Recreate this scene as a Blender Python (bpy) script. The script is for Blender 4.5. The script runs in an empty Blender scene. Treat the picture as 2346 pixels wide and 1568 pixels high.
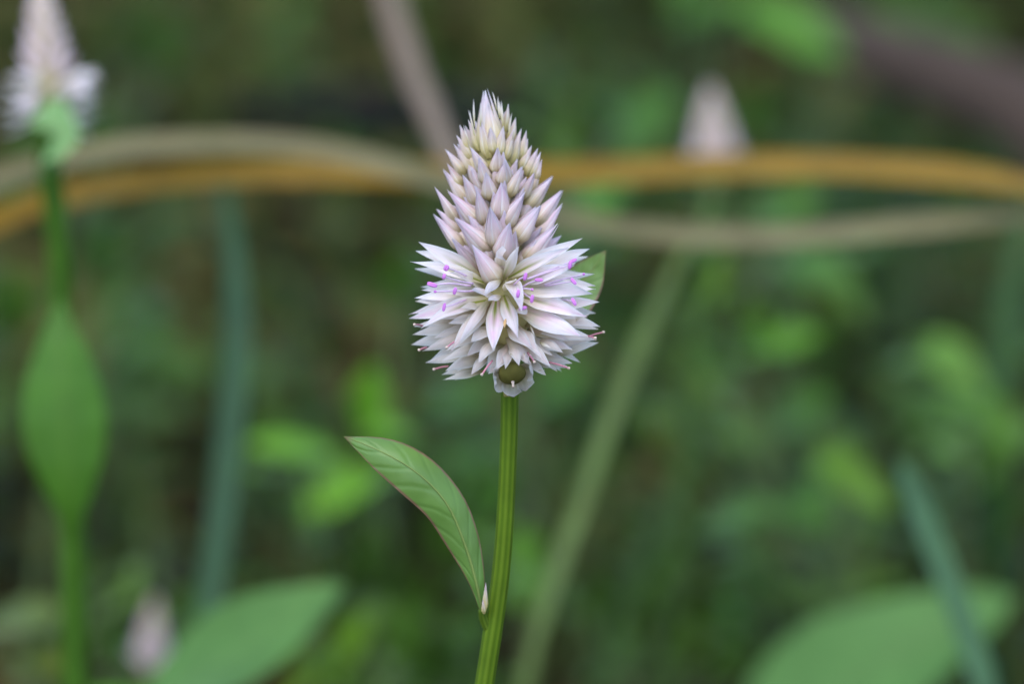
import bpy, math, random
from mathutils import Vector as V, Matrix, noise

random.seed(7)
scene = bpy.context.scene
R_ = math.radians

# ------------------------------------------------------------------ camera
PITCH = R_(14.0); DIST = 0.72; FOCAL = 85.0; SENSOR = 23.5; AIM_Z = 0.40
FWD = V((0, math.cos(PITCH), -math.sin(PITCH)))
UPV = V((0, math.sin(PITCH), math.cos(PITCH)))
RGT = V((1, 0, 0))
CAM = V((0, 0, AIM_Z)) - FWD * DIST
cd = bpy.data.cameras.new('camera'); cam = bpy.data.objects.new('camera', cd)
scene.collection.objects.link(cam); scene.camera = cam
cam.location = CAM; cam.rotation_euler = (math.pi / 2 - PITCH, 0, 0)
cd.lens = FOCAL; cd.sensor_width = SENSOR; cd.clip_start = 0.02; cd.clip_end = 500
cd.dof.use_dof = True; cd.dof.focus_distance = DIST - 0.009; cd.dof.aperture_fstop = 5.0
cd.dof.aperture_blades = 0

# ------------------------------------------------------------------ sky, sun, exposure
SUN_EL, SUN_AZ = R_(62), R_(200)
w = bpy.data.worlds.new('World'); scene.world = w; w.use_nodes = True
nt = w.node_tree; nt.nodes.clear()
sky = nt.nodes.new('ShaderNodeTexSky'); sky.sky_type = 'NISHITA'; sky.sun_disc = False
sky.sun_elevation = SUN_EL; sky.sun_rotation = SUN_AZ; sky.air_density = 1.0; sky.dust_density = 1.0; sky.ozone_density = 1.0
bg = nt.nodes.new('ShaderNodeBackground'); bg.inputs['Strength'].default_value = 0.15
wo = nt.nodes.new('ShaderNodeOutputWorld')
nt.links.new(sky.outputs[0], bg.inputs[0]); nt.links.new(bg.outputs[0], wo.inputs[0])
sl = bpy.data.lights.new('sun', 'SUN'); sl.energy = 0.6; sl.angle = R_(50); sl.color = (1.0, 0.97, 0.93)
sun = bpy.data.objects.new('sun', sl); scene.collection.objects.link(sun)
sd = V((math.sin(SUN_AZ) * math.cos(SUN_EL), math.cos(SUN_AZ) * math.cos(SUN_EL), math.sin(SUN_EL)))
sun.rotation_euler = sd.to_track_quat('Z', 'Y').to_euler(); sun.location = sd * 5
vs = scene.view_settings
vs.view_transform = 'Standard'; vs.look = 'None'; vs.gamma = 1.0; vs.use_curve_mapping = False; vs.exposure = 1.55
scene.render.engine = 'CYCLES'
scene.cycles.use_denoising = True
try: scene.cycles.denoiser = 'OPENIMAGEDENOISE'
except Exception: pass
scene.cycles.max_bounces = 8; scene.cycles.transmission_bounces = 4; scene.cycles.transparent_max_bounces = 8

# ------------------------------------------------------------------ helpers
COL = scene.collection.objects
def P(u, v, d):
    """point seen at (u, v) of the 2346 x 1568 picture, d metres along the viewing axis"""
    k = SENSOR / FOCAL * d / 2346.0
    return CAM + FWD * d + RGT * ((u - 1173) * k) + UPV * ((784 - v) * k)
def px(d): return SENSOR / FOCAL * d / 2346.0          # metres per picture pixel at distance d
def lerp(a, b, t): return a + (b - a) * t
def interp(tab, x):
    if x <= tab[0][0]: return tab[0][1]
    for (x0, y0), (x1, y1) in zip(tab, tab[1:]):
        if x <= x1: return lerp(y0, y1, (x - x0) / (x1 - x0))
    return tab[-1][1]
def spline(pts, n):
    """smooth curve through points (Vectors or floats), n+1 samples, no overshoot where spacing changes"""
    m = len(pts) - 1; out = []; vec = isinstance(pts[0], V)
    if vec:
        h = [max((pts[i + 1] - pts[i]).length, 1e-7) for i in range(m)]
        u = [(pts[i + 1] - pts[i]) / h[i] for i in range(m)]
        tg = [u[0]] + [((u[i - 1] * h[i] + u[i] * h[i - 1]) / (h[i] + h[i - 1])) for i in range(1, m)] + [u[-1]]
    for i in range(n + 1):
        f = i / n * m; k = min(int(f), m - 1); t = f - k
        p1, p2 = pts[k], pts[k + 1]
        if vec: m1, m2 = tg[k] * h[k], tg[k + 1] * h[k]
        else:
            m1 = (p2 - pts[k - 1]) / 2 if k > 0 else p2 - p1
            m2 = (pts[k + 2] - p1) / 2 if k + 2 <= m else p2 - p1
        t2, t3 = t * t, t ** 3
        out.append(p1 * (2 * t3 - 3 * t2 + 1) + m1 * (t3 - 2 * t2 + t) + p2 * (3 * t2 - 2 * t3) + m2 * (t3 - t2))
    return out

class MB:
    def __init__(s): s.v = []; s.f = []; s.uv = []
    def grid(s, rows, uvs, closed=False):
        o = len(s.v); nr = len(rows); nc = len(rows[0])
        for r, q in zip(rows, uvs):
            s.v += [tuple(p) for p in r]; s.uv += q
        for i in range(nr - 1):
            for j in range(nc if closed else nc - 1):
                k = (j + 1) % nc
                s.f.append((o + i * nc + j, o + i * nc + k, o + (i + 1) * nc + k, o + (i + 1) * nc + j))
    def mesh(s, name, mat, off=V((0, 0, 0))):
        me = bpy.data.meshes.new(name)
        me.from_pydata([(a - off.x, b - off.y, c - off.z) for a, b, c in s.v], [], s.f)
        ul = me.uv_layers.new(name='UVMap')
        flat = []
        for l in me.loops: flat += s.uv[l.vertex_index]
        ul.data.foreach_set('uv', flat)
        me.polygons.foreach_set('use_smooth', [True] * len(me.polygons))
        me.materials.append(mat); me.update()
        return me
    def build(s, name, mat, parent=None, color=None, origin=None):
        off = origin if origin is not None else (wloc(parent) if parent else V((0, 0, 0)))
        me = s.mesh(name, mat, off)
        return link(name, me, parent, color, origin)
LOC = {}
def wloc(o): return LOC[o.name] if o is not None else V((0, 0, 0))
def link(name, me, parent=None, color=None, origin=None):
    o = bpy.data.objects.new(name, me); COL.link(o)
    if parent is not None:
        o.parent = parent; LOC[o.name] = wloc(parent)
    else:
        o.location = origin if origin is not None else (0, 0, 0); LOC[o.name] = V(o.location)
    if color is not None: o.color = (*color, 1.0)
    return o
def place(name, me, parent, mat4, color=None):
    """a shared mesh under parent, at a world matrix"""
    o = bpy.data.objects.new(name, me); COL.link(o); o.parent = parent
    o.matrix_local = Matrix.Translation(-wloc(parent)) @ mat4
    LOC[o.name] = mat4.translation.copy()
    if color is not None: o.color = (*color, 1.0)
    return o
def thing(name, label, cat, loc, group=None):
    o = bpy.data.objects.new(name, None); COL.link(o); o.location = loc; LOC[o.name] = V(loc)
    o.empty_display_size = 0.01
    o['label'] = label; o['category'] = cat
    if group: o['group'] = group
    return o
def tag(o, label, cat, group=None):
    o['label'] = label; o['category'] = cat
    if group: o['group'] = group
    return o

def tube(mb, pts, radii, seg=10, n=None, ridge=0.0, nr=6, jitter=0.0):
    n = n or max(8, 6 * (len(pts) - 1))
    c = spline(pts, n); r = spline(radii, n); rows = []; uvs = []
    side = None
    for i, p in enumerate(c):
        t = (c[min(i + 1, n)] - c[max(i - 1, 0)]).normalized()
        if side is None:
            side = t.cross(V((0, 1, 0.01)));  side.normalize()
        side = (side - t * side.dot(t)).normalized(); b = t.cross(side)
        row = []; uv = []
        for j in range(seg):
            a = 2 * math.pi * j / seg
            rr = r[i] * (1 + ridge * math.cos(nr * a) + jitter * (noise.noise(p * 60 + V((a, 0, 0))) ))
            row.append(p + (side * math.cos(a) + b * math.sin(a)) * rr); uv.append((j / seg, i / n))
        rows.append(row); uvs.append(uv)
    # closed tips
    rows.insert(0, [c[0]] * seg); uvs.insert(0, [(0, 0)] * seg)
    rows.append([c[-1]] * seg); uvs.append([(0, 1)] * seg)
    mb.grid(rows, uvs, closed=True)
    return mb

def f_tepal(t):
    if t < 0.4:
        s = t / 0.4; return 0.42 + 0.58 * (s * s * (3 - 2 * s))
    s = (t - 0.4) / 0.6; return max(0.0, (1 - s)) ** 1.12 * (1 + 0.85 * s)
def f_leaf(t): return max(0.0, math.sin(math.pi * min(1, t) ** 0.85)) ** 0.85 * (1 - 0.15 * t) + 0.02 * (1 - t)
def f_blade(t): return min(1.0, 0.55 + 1.6 * t) * min(1.0, (1 - t) * 3.2) ** 0.7
def f_flat(t): return 1.0
def f_broad(t): return max(0.0, math.sin(math.pi * min(1, t) ** 0.72)) ** 0.7

def ribbon(mb, pts, width, n, cup=0.8, prof=f_tepal, ns=12, nc=6, twist=(0, 0), ripple=0.0, seed=0, wl=1.0, wr=1.0, fold=0.0):
    """a curved leaf surface: centre line pts, overall width, face normal hint n"""
    c = spline(pts, ns); rows = []; uvs = []
    for i, p in enumerate(c):
        t = i / ns
        tg = (c[min(i + 1, ns)] - c[max(i - 1, 0)]).normalized()
        nn = (n - tg * n.dot(tg)).normalized(); sd = tg.cross(nn)
        a = lerp(twist[0], twist[1], t); ca, sa = math.cos(a), math.sin(a)
        sd, nn = sd * ca + nn * sa, nn * ca - sd * sa
        h = width / 2 * prof(t); row = []; uv = []
        for j in range(nc + 1):
            s = j / nc * 2 - 1
            k = wl if s < 0 else wr
            if abs(cup) > 1e-3:
                lat = math.sin(cup * s) / abs(cup); dep = (1 - math.cos(cup * s)) / cup
            else: lat = s; dep = 0
            q = p + sd * (lat * h * k) + nn * (dep * h * k + fold * abs(s) * h)
            if ripple: q = q + nn * (ripple * width * s * s * math.sin(t * 9 + seed * 1.7 + (2 if s > 0 else 0)))
            row.append(q); uv.append((j / nc, t))
        rows.append(row); uvs.append(uv)
    mb.grid(rows, uvs); return mb

def r_bud(t):
    if t < 0.27:
        s = t / 0.27; return 0.40 + 0.60 * math.sin(s * math.pi / 2) ** 0.9
    s = (t - 0.27) / 0.73; return max(0.0, 1 - s) ** 1.12 * (1 + 0.42 * s)
def bud_tepal(mb, base, tip, w, phi, layer, e1, e2, ns=10, nc=5, lenk=1.0, spread=0.0, wide=1.05):
    ax = tip - base; rows = []; uvs = []
    for i in range(ns + 1):
        t = i / ns; rr = w / 2 * r_bud(t) * (1 + 0.10 * layer) + w * 0.012
        if t > 0.97: rr = w * 0.012
        half = wide * (1 - 0.2 * t)
        row = []; uv = []
        rad = e1 * math.cos(phi) + e2 * math.sin(phi)
        for j in range(nc + 1):
            s = j / nc * 2 - 1; a = phi + s * half
            k = 1 - 0.05 * s * s + 0.09 * (1 - abs(s)) ** 2 * (1 if t > 0.15 else t / 0.15)
            row.append(base + ax * (t * lenk) + (e1 * math.cos(a) + e2 * math.sin(a)) * rr * k + rad * (spread * w * t * t))
            uv.append((j / nc, t))
        rows.append(row); uvs.append(uv)
    mb.grid(rows, uvs); return mb
def basis(ax, hint=None):
    a = ax.normalized(); h = hint if hint is not None else -FWD
    e1 = h - a * h.dot(a)
    if e1.length < 1e-4: e1 = UPV - a * UPV.dot(a)
    e1.normalize(); return e1, a.cross(e1)

GREEN = (0.90, 1.02, 0.26)
def gr(c): return (c[0] * GREEN[0], c[1] * GREEN[1], c[2] * GREEN[2])
# ------------------------------------------------------------------ materials
def mat_new(name):
    m = bpy.data.materials.new(name); m.use_nodes = True; t = m.node_tree; t.nodes.clear(); return m, t
class N:
    def __init__(s, t): s.t = t
    def add(s, typ, **kw):
        n = s.t.nodes.new(typ)
        for k, v in kw.items(): setattr(n, k, v)
        return n
    def lk(s, a, b): s.t.links.new(a, b)
    def math(s, op, a, b=None, clamp=False):
        n = s.add('ShaderNodeMath', operation=op, use_clamp=clamp)
        for i, x in enumerate((a, b)):
            if x is None: continue
            if isinstance(x, (int, float)): n.inputs[i].default_value = x
            else: s.lk(x, n.inputs[i])
        return n.outputs[0]
    def mix(s, fac, a, b, mode='MIX'):
        n = s.add('ShaderNodeMix', data_type='RGBA', blend_type=mode)
        for i, x in ((0, fac), (6, a), (7, b)):
            if isinstance(x, (int, float)): n.inputs[i].default_value = x
            elif isinstance(x, tuple): n.inputs[i].default_value = (*x, 1.0)
            else: s.lk(x, n.inputs[i])
        return n.outputs[2]
    def ramp(s, fac, stops):
        n = s.add('ShaderNodeValToRGB'); e = n.color_ramp.elements
        while len(e) < len(stops): e.new(0.5)
        for q, (p, c) in zip(e, stops): q.position = p; q.color = (*c, 1.0) if len(c) == 3 else c
        s.lk(fac, n.inputs[0]); return n.outputs[0]
    def finish(s, col, rough=0.5, spec=0.3, transl=0.3, bump=None, bstr=0.2, bdist=0.0002, sheen=0.0):
        p = s.add('ShaderNodeBsdfPrincipled'); out = s.add('ShaderNodeOutputMaterial')
        if isinstance(col, tuple): p.inputs['Base Color'].default_value = (*col, 1)
        else: s.lk(col, p.inputs['Base Color'])
        p.inputs['Roughness'].default_value = rough; p.inputs['Specular IOR Level'].default_value = spec
        if bump is not None:
            b = s.add('ShaderNodeBump'); b.inputs['Strength'].default_value = bstr; b.inputs['Distance'].default_value = bdist
            s.lk(bump, b.inputs['Height']); s.lk(b.outputs[0], p.inputs['Normal'])
        sh = p.outputs[0]
        if transl > 0:
            tr = s.add('ShaderNodeBsdfTranslucent')
            if isinstance(col, tuple): tr.inputs[0].default_value = (*col, 1)
            else: s.lk(col, tr.inputs[0])
            mx = s.add('ShaderNodeMixShader'); mx.inputs[0].default_value = transl
            s.lk(sh, mx.inputs[1]); s.lk(tr.outputs[0], mx.inputs[2]); sh = mx.outputs[0]
        s.lk(sh, out.inputs['Surface'])

def petal_mat(name, stops, pinkcol, rough, transl, rib=(0.26, 0.30, 0.045)):
    """object colour carries (pink flush, cream, green rib) amounts"""
    m, t = mat_new(name); n = N(t)
    uv = n.add('ShaderNodeUVMap'); sep = n.add('ShaderNodeSeparateXYZ'); n.lk(uv.outputs[0], sep.inputs[0])
    U, W = sep.outputs[0], sep.outputs[1]
    oi = n.add('ShaderNodeObjectInfo'); sc = n.add('ShaderNodeSeparateColor'); n.lk(oi.outputs['Color'], sc.inputs[0])
    col = n.ramp(W, stops)
    # a noisy flush of pink down the middle
    tc = n.add('ShaderNodeTexCoord'); nz = n.add('ShaderNodeTexNoise'); nz.inputs['Scale'].default_value = 260; nz.inputs['Detail'].default_value = 3
    n.lk(tc.outputs['Object'], nz.inputs['Vector'])
    mid = n.math('SUBTRACT', 1.0, n.math('MULTIPLY', n.math('ABSOLUTE', n.math('SUBTRACT', U, 0.5)), 2.0), True)
    fl = n.math('MULTIPLY', n.math('MULTIPLY', mid, sc.outputs[0]), n.math('MULTIPLY', n.math('SUBTRACT', nz.outputs[0], 0.25), 2.2, True), True)
    col = n.mix(fl, col, pinkcol)
    col = n.mix(n.math('MULTIPLY', sc.outputs[1], n.math('SUBTRACT', 1.15, W), True), col, (0.66, 0.56, 0.20))
    # pale papery margins
    edge = n.math('MULTIPLY', n.math('SUBTRACT', n.math('SUBTRACT', 1.0, mid), 0.62), 2.4, True)
    col = n.mix(n.math('MULTIPLY', n.math('MULTIPLY', edge, 0.6), n.math('MULTIPLY', W, 2.2, True)), col, (0.87, 0.86, 0.89))
    # green rib at the base
    ribm = n.math('SUBTRACT', 1.0, n.math('MULTIPLY', n.math('ABSOLUTE', n.math('SUBTRACT', U, 0.5)), 6.5), True)
    ribf = n.math('MULTIPLY', n.math('MULTIPLY', ribm, n.math('SUBTRACT', 1.0, n.math('MULTIPLY', W, 1.45), True)), n.math('MULTIPLY', sc.outputs[2], 2.2), True)
    col = n.mix(ribf, col, rib)
    # fine long veins
    cb = n.add('ShaderNodeCombineXYZ'); n.lk(n.math('MULTIPLY', U, 26.0), cb.inputs[0]); n.lk(n.math('MULTIPLY', W, 1.6), cb.inputs[1]); n.lk(n.math('MULTIPLY', oi.outputs['Random'], 40.0), cb.inputs[2])
    vn = n.add('ShaderNodeTexNoise'); vn.inputs['Scale'].default_value = 1.0; vn.inputs['Detail'].default_value = 3; n.lk(cb.outputs[0], vn.inputs['Vector'])
    vv = n.math('ADD', n.math('MULTIPLY', vn.outputs[0], 0.40), 0.88)
    col = n.mix(1.0, col, vv, 'MULTIPLY')
    rv = n.math('ADD', n.math('MULTIPLY', oi.outputs['Random'], 0.18), 0.92)
    col = n.mix(1.0, col, rv, 'MULTIPLY')
    n.finish(col, rough, 0.16, transl, vn.outputs[0], 0.8, 0.00035)
    return m
M_BUD = petal_mat('bud_tepal', [(0.0, (0.28, 0.22, 0.04)), (0.22, (0.58, 0.47, 0.27)), (0.45, (0.76, 0.62, 0.57)), (0.72, (0.79, 0.63, 0.70)), (0.92, (0.78, 0.68, 0.78)), (1.0, (0.80, 0.77, 0.82))], (0.72, 0.44, 0.58), 0.6, 0.25)  # cream-olive bases in these three ramps, darkened further to paint shade between tepals
M_OPEN = petal_mat('open_tepal', [(0.0, (0.42, 0.38, 0.11)), (0.25, (0.70, 0.65, 0.48)), (0.5, (0.87, 0.79, 0.75)), (0.9, (0.89, 0.84, 0.83)), (1.0, (0.87, 0.84, 0.84))], (0.82, 0.50, 0.66), 0.5, 0.42)
M_DRY = petal_mat('papery_tepal', [(0.0, (0.30, 0.24, 0.08)), (0.3, (0.60, 0.52, 0.38)), (0.6, (0.82, 0.75, 0.69)), (0.93, (0.87, 0.82, 0.80)), (1.0, (0.72, 0.62, 0.54))], (0.76, 0.44, 0.48), 0.5, 0.42)

def leaf_mat(name, margin=None, rough=0.48, spec=0.22, transl=0.22, veins=0.5, island=False, bs=0.35):
    """base colour is the object's own colour"""
    m, t = mat_new(name); n = N(t)
    uv = n.add('ShaderNodeUVMap'); sep = n.add('ShaderNodeSeparateXYZ'); n.lk(uv.outputs[0], sep.inputs[0])
    U, W = sep.outputs[0], sep.outputs[1]
    oi = n.add('ShaderNodeObjectInfo')
    col = oi.outputs['Color']
    au = n.math('MULTIPLY', n.math('ABSOLUTE', n.math('SUBTRACT', U, 0.5)), 2.0)
    tc = n.add('ShaderNodeTexCoord'); nz = n.add('ShaderNodeTexNoise'); nz.inputs['Scale'].default_value = 90; nz.inputs['Detail'].default_value = 4
    n.lk(tc.outputs['Object'], nz.inputs['Vector'])
    col = n.mix(1.0, col, n.math('ADD', n.math('MULTIPLY', nz.outputs[0], 0.7), 0.65), 'MULTIPLY')
    # side veins slant towards the tip
    ph = n.math('ADD', n.math('MULTIPLY', n.math('SUBTRACT', W, n.math('MULTIPLY', au, 0.16)), 46.0), n.math('MULTIPLY', nz.outputs[0], 3.0))
    sv = n.math('POWER', n.math('ADD', n.math('MULTIPLY', n.math('SINE', ph), 0.5), 0.5), 5.0)
    col = n.mix(n.math('MULTIPLY', sv, 0.16 * veins), col, (0.10, 0.20, 0.05))
    mr = n.math('SUBTRACT', 1.0, n.math('MULTIPLY', au, 20.0), True)
    col = n.mix(n.math('MULTIPLY', mr, 0.55 * veins), col, (0.20, 0.24, 0.09))
    if margin:
        e = n.math('MULTIPLY', n.math('SUBTRACT', au, 0.88), 12.0, True)
        tip = n.math('MULTIPLY', n.math('SUBTRACT', W, 0.95), 20.0, True)
        col = n.mix(n.math('MULTIPLY', n.math('MAXIMUM', e, tip), 0.85), col, margin)
    if island:
        g = n.add('ShaderNodeNewGeometry')
        hs = n.add('ShaderNodeHueSaturation'); n.lk(n.math('ADD', n.math('MULTIPLY', g.outputs['Random Per Island'], 0.09), 0.46), hs.inputs['Hue'])
        n.lk(n.math('ADD', n.math('MULTIPLY', n.math('FRACT', n.math('MULTIPLY', g.outputs['Random Per Island'], 17.0)), 1.0), 0.45), hs.inputs['Value'])
        n.lk(col, hs.inputs['Color']); col = hs.outputs[0]
    n.finish(col, rough, spec, transl, n.math('SUBTRACT', nz.outputs[0], n.math('MULTIPLY', sv, 0.35)), bs, 0.0005)
    return m
M_LEAF = leaf_mat('leaf_green')
M_LEAFR = leaf_mat('leaf_red_margin', margin=(0.20, 0.07, 0.06), veins=0.5, bs=0.5, spec=0.45, rough=0.42)
M_COVER = leaf_mat('cover_leaf', island=True, veins=0.3, spec=0.06, rough=0.6)
M_LITTER = leaf_mat('dead_leaf', island=True, veins=0.3, rough=0.9, spec=0.0, transl=0.1)
M_BLADE = leaf_mat('grass_blade', veins=0.25, rough=0.38)

def stem_mat(name, stripes=True, rough=0.45):
    m, t = mat_new(name); n = N(t)
    uv = n.add('ShaderNodeUVMap'); sep = n.add('ShaderNodeSeparateXYZ'); n.lk(uv.outputs[0], sep.inputs[0])
    oi = n.add('ShaderNodeObjectInfo'); col = oi.outputs['Color']
    tc = n.add('ShaderNodeTexCoord'); nz = n.add('ShaderNodeTexNoise'); nz.inputs['Scale'].default_value = 150; nz.inputs['Detail'].default_value = 5
    n.lk(tc.outputs['Object'], nz.inputs['Vector'])
    col = n.mix(1.0, col, n.math('ADD', n.math('MULTIPLY', nz.outputs[0], 0.6), 0.7), 'MULTIPLY')
    if stripes:
        s = n.math('ADD', n.math('MULTIPLY', n.math('COSINE', n.math('MULTIPLY', sep.outputs[0], 2 * math.pi * 8)), 0.5), 0.5)
        col = n.mix(n.math('MULTIPLY', s, 0.48), col, n.mix(1.0, col, (2.3, 1.9, 3.0), 'MULTIPLY'))
    n.finish(col, rough + 0.15, 0.08, 0.0, nz.outputs[0], 0.4, 0.0004)
    return m
M_STEM = stem_mat('ribbed_green_stem'); M_BARK = stem_mat('dry_bark', False, 0.8)
def plain(name, col, rough=0.4, transl=0.0, spec=0.4, var=0.3, scale=400):
    m, t = mat_new(name); n = N(t)
    tc = n.add('ShaderNodeTexCoord'); nz = n.add('ShaderNodeTexNoise'); nz.inputs['Scale'].default_value = scale; nz.inputs['Detail'].default_value = 4
    n.lk(tc.outputs['Object'], nz.inputs['Vector'])
    c = n.mix(1.0, col, n.math('ADD', n.math('MULTIPLY', nz.outputs[0], 2 * var), 1 - var), 'MULTIPLY')
    n.finish(c, rough, spec, transl, nz.outputs[0], 0.3, 0.0002); return m
M_ANTHER = plain('magenta_anther', (0.60, 0.20, 0.60), 0.5, 0.1)
M_FIL = plain('pale_filament', (0.82, 0.66, 0.80), 0.4, 0.4)
M_STYLE = plain('pink_style', (0.62, 0.26, 0.32), 0.5, 0.15)
M_STIG = plain('tan_stigma', (0.55, 0.42, 0.34), 0.7)
M_FRUIT = plain('olive_capsule', (0.120, 0.105, 0.024), 0.8, 0.0, 0.12, 0.45, 380)
M_RACHIS = plain('cream_olive_rachis', (0.34, 0.28, 0.10), 0.6, 0.0)
M_ORANGE = plain('orange_bract', (0.74, 0.46, 0.20), 0.5, 0.35)
def ground_mat():
    m, t = mat_new('litter_soil'); n = N(t)
    tc = n.add('ShaderNodeTexCoord')
    a = n.add('ShaderNodeTexNoise'); a.inputs['Scale'].default_value = 7; a.inputs['Detail'].default_value = 6
    b = n.add('ShaderNodeTexNoise'); b.inputs['Scale'].default_value = 60; b.inputs['Detail'].default_value = 5
    n.lk(tc.outputs['Object'], a.inputs['Vector']); n.lk(tc.outputs['Object'], b.inputs['Vector'])
    col = n.ramp(a.outputs[0], [(0.3, (0.006, 0.006, 0.003)), (0.5, (0.018, 0.015, 0.008)), (0.7, (0.018, 0.020, 0.007))])
    col = n.mix(1.0, col, n.math('ADD', n.math('MULTIPLY', b.outputs[0], 1.2), 0.4), 'MULTIPLY')
    n.finish(col, 0.95, 0.0, 0.0, b.outputs[0], 0.8, 0.01); return m

# ------------------------------------------------------------------ ground
mb = MB(); n_ = 90
def gh(x, y):
    r = math.hypot(x, y - 1.5)
    return (0.035 * noise.noise(V((x * 1.7, y * 1.7, 3.1))) + 0.012 * noise.noise(V((x * 7, y * 7, 1.3)))) * min(1, 6 / (r + 0.1))
def gcoord(k):                                        # fine near the plants, wide towards the horizon
    s = k / n_ * 2 - 1; return 4.0 * s + 216.0 * s ** 7
rows = []; uvs = []
for i in range(n_ + 1):
    rows.append([V((gcoord(j), 1.5 + gcoord(i), gh(gcoord(j), 1.5 + gcoord(i)))) for j in range(n_ + 1)]); uvs.append([(j / n_, i / n_) for j in range(n_ + 1)])
mb.grid(rows, uvs); g = mb.build('ground', ground_mat()); g['kind'] = 'structure'
def ground_at(x, y): return V((x, y, gh(x, y)))

# ------------------------------------------------------------------ shared templates (unit length along +Z)
def bud_template(ns=7, nc=3):
    b = MB(); e1, e2 = V((1, 0, 0)), V((0, 1, 0))
    for k in range(5):
        bud_tepal(b, V((0, 0, 0)), V((0, 0, 1)), 0.42, 2 * math.pi * k * 2 / 5, k * 0.35, e1, e2, ns, nc, 1.0 - 0.03 * (k % 3), 0.02)
    return b.mesh('flower_bud', M_BUD)
T_BUD = bud_template()
def tepal_template():
    b = MB(); ribbon(b, [V((0, 0, 0)), V((0, -0.05, 0.35)), V((0, -0.04, 0.7)), V((0, 0.03, 1))], 0.30, V((0, -1, 0)), 0.7, ns=9, nc=4, ripple=0.02)
    return b.mesh('tepal', M_OPEN)
T_TEPAL = tepal_template()
def leaf_templates():
    out = []
    for k, (wd, dr, prof) in enumerate([(0.34, 0.10, f_leaf), (0.42, 0.2, f_leaf), (0.5, 0.14, f_broad), (0.26, 0.28, f_leaf)]):
        b = MB()
        ribbon(b, [V((0, 0, 0)), V((0, 0.03, 0.33)), V((0, 0.0, 0.67)), V((0, -dr, 1))], wd, V((0, 1, 0)), 0.35, prof=prof, ns=10, nc=6, ripple=0.025, seed=k, fold=0.12)
        out.append(b.mesh('leaf', M_LEAF))
    return out
T_LEAVES = leaf_templates()
def frame(loc, zdir, ydir, s):
    z = zdir.normalized(); y = (ydir - z * ydir.dot(z)).normalized(); x = y.cross(z)
    m = Matrix((x, y, z)).transposed().to_4x4()
    return Matrix.Translation(loc) @ m @ Matrix.Scale(s, 4)

# ------------------------------------------------------------------ the flower in focus
# numbers below were measured in source pixels (2992 wide); toward = metres in front of the spike's axis
MM = px(DIST) * 2346 / 2992                       # metres per source pixel at the spike
def S(sx, sy, toward=0.0): return P(sx / 2992 * 2346, sy / 2992 * 2346, DIST - toward)
AX = [(262, 1420), (400, 1437), (500, 1446), (700, 1466), (900, 1480), (1150, 1489)]
RB = [(262, 2), (300, 36), (340, 60), (380, 84), (430, 108), (500, 132), (560, 160), (610, 182), (700, 182), (800, 160)]
RO = [(600, 200), (680, 250), (760, 275), (860, 278), (980, 278), (1040, 240), (1090, 190), (1130, 120)]
def lean(sy): return -(1150 - sy) / 886 * 0.004
def depth(sx, sy, tab, k):
    r = interp(tab, sy) * k; o = sx - interp(AX, sy)
    return math.sqrt(max(r * r - o * o, 0.0)) * MM + lean(sy)

root = ground_at(-0.012, 0.004)
cel = thing('cockscomb_plant', 'sharp white and lilac flower spike with open starry base on ribbed green stem', 'flower', root, 'cockscomb flowers in the undergrowth')
# stem
pp = [(1168, 870), (1167, 960), (1163, 1080), (1157, 1200), (1147, 1320), (1130, 1440), (1113, 1550), (1096, 1660)]
pts = [P(u, v, DIST + 0.001) for u, v in pp]
last = pts[-1]; pts += [lerp(last, root, 0.45) + V((-0.004, 0, 0)), root + V((0, 0, -0.01))]
mb = tube(MB(), pts, [0.0017, 0.00165, 0.0016, 0.00165, 0.0017, 0.0018, 0.0018, 0.0019, 0.0025, 0.003], seg=48, n=90, ridge=0.045, nr=8)
mb.build('stem', M_STEM, cel, (0.052, 0.096, 0.004))
# rachis inside the spike
ax_pts = [S(interp(AX, y), y, lean(y)) for y in (1160, 1050, 900, 750, 600, 480, 380, 310)]
tube(MB(), ax_pts, [0.0012, 0.0022, 0.0050, 0.0046, 0.0042, 0.0034, 0.0022, 0.0008], seg=16, n=40, jitter=0.15).build('rachis', M_RACHIS, cel)

def bud(tip, base, wd, tint, parts=True, k=0.42, dz=0.0, tab=RB, name='flower_bud'):
    T = S(tip[0], tip[1], depth(tip[0], tip[1], tab, 1.0) + dz); B = S(base[0], base[1], depth(base[0], base[1], tab, k) + dz * 0.5)
    W_ = wd * MM; e1, e2 = basis(T - B)
    rot = random.uniform(-0.5, 0.5)
    core = MB()
    if not parts:
        for q in range(5): bud_tepal(core, B, T, W_, rot + 2 * math.pi * q * 2 / 5, q * 0.3, e1, e2, 9, 4, 1 - 0.025 * (q % 3), 0.015)
        return core.build(name, M_BUD, cel, tint)
    for q in range(5): bud_tepal(core, B, T, W_ * 0.86, rot + 0.6 + 2 * math.pi * q / 5, 0, e1, e2, 6, 3, 0.93)
    o = core.build(name, M_BUD, cel, tint)
    for q in range(5):
        t = MB(); bud_tepal(t, B, T, W_, rot + 2 * math.pi * q * 2 / 5, q * 0.36 - 0.2, e1, e2, 14, 6, 1 - 0.035 * (q % 3) + random.uniform(-0.05, 0.02), random.uniform(0.0, 0.09), random.uniform(0.75, 1.0))
        t.build('tepal', M_BUD, o, (tint[0] * random.uniform(0.6, 1.3), tint[1], tint[2]))
    return o
ZA = lambda p: (1250 + p[0] / 5.865, 240 + p[1] / 5.865)
ZB = lambda p: (1250 + p[0] / 5.2275, 480 + p[1] / 5.2275)
Z2 = lambda p: (1150 + p[0] / 3.0154, 660 + p[1] / 3.0154)
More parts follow.
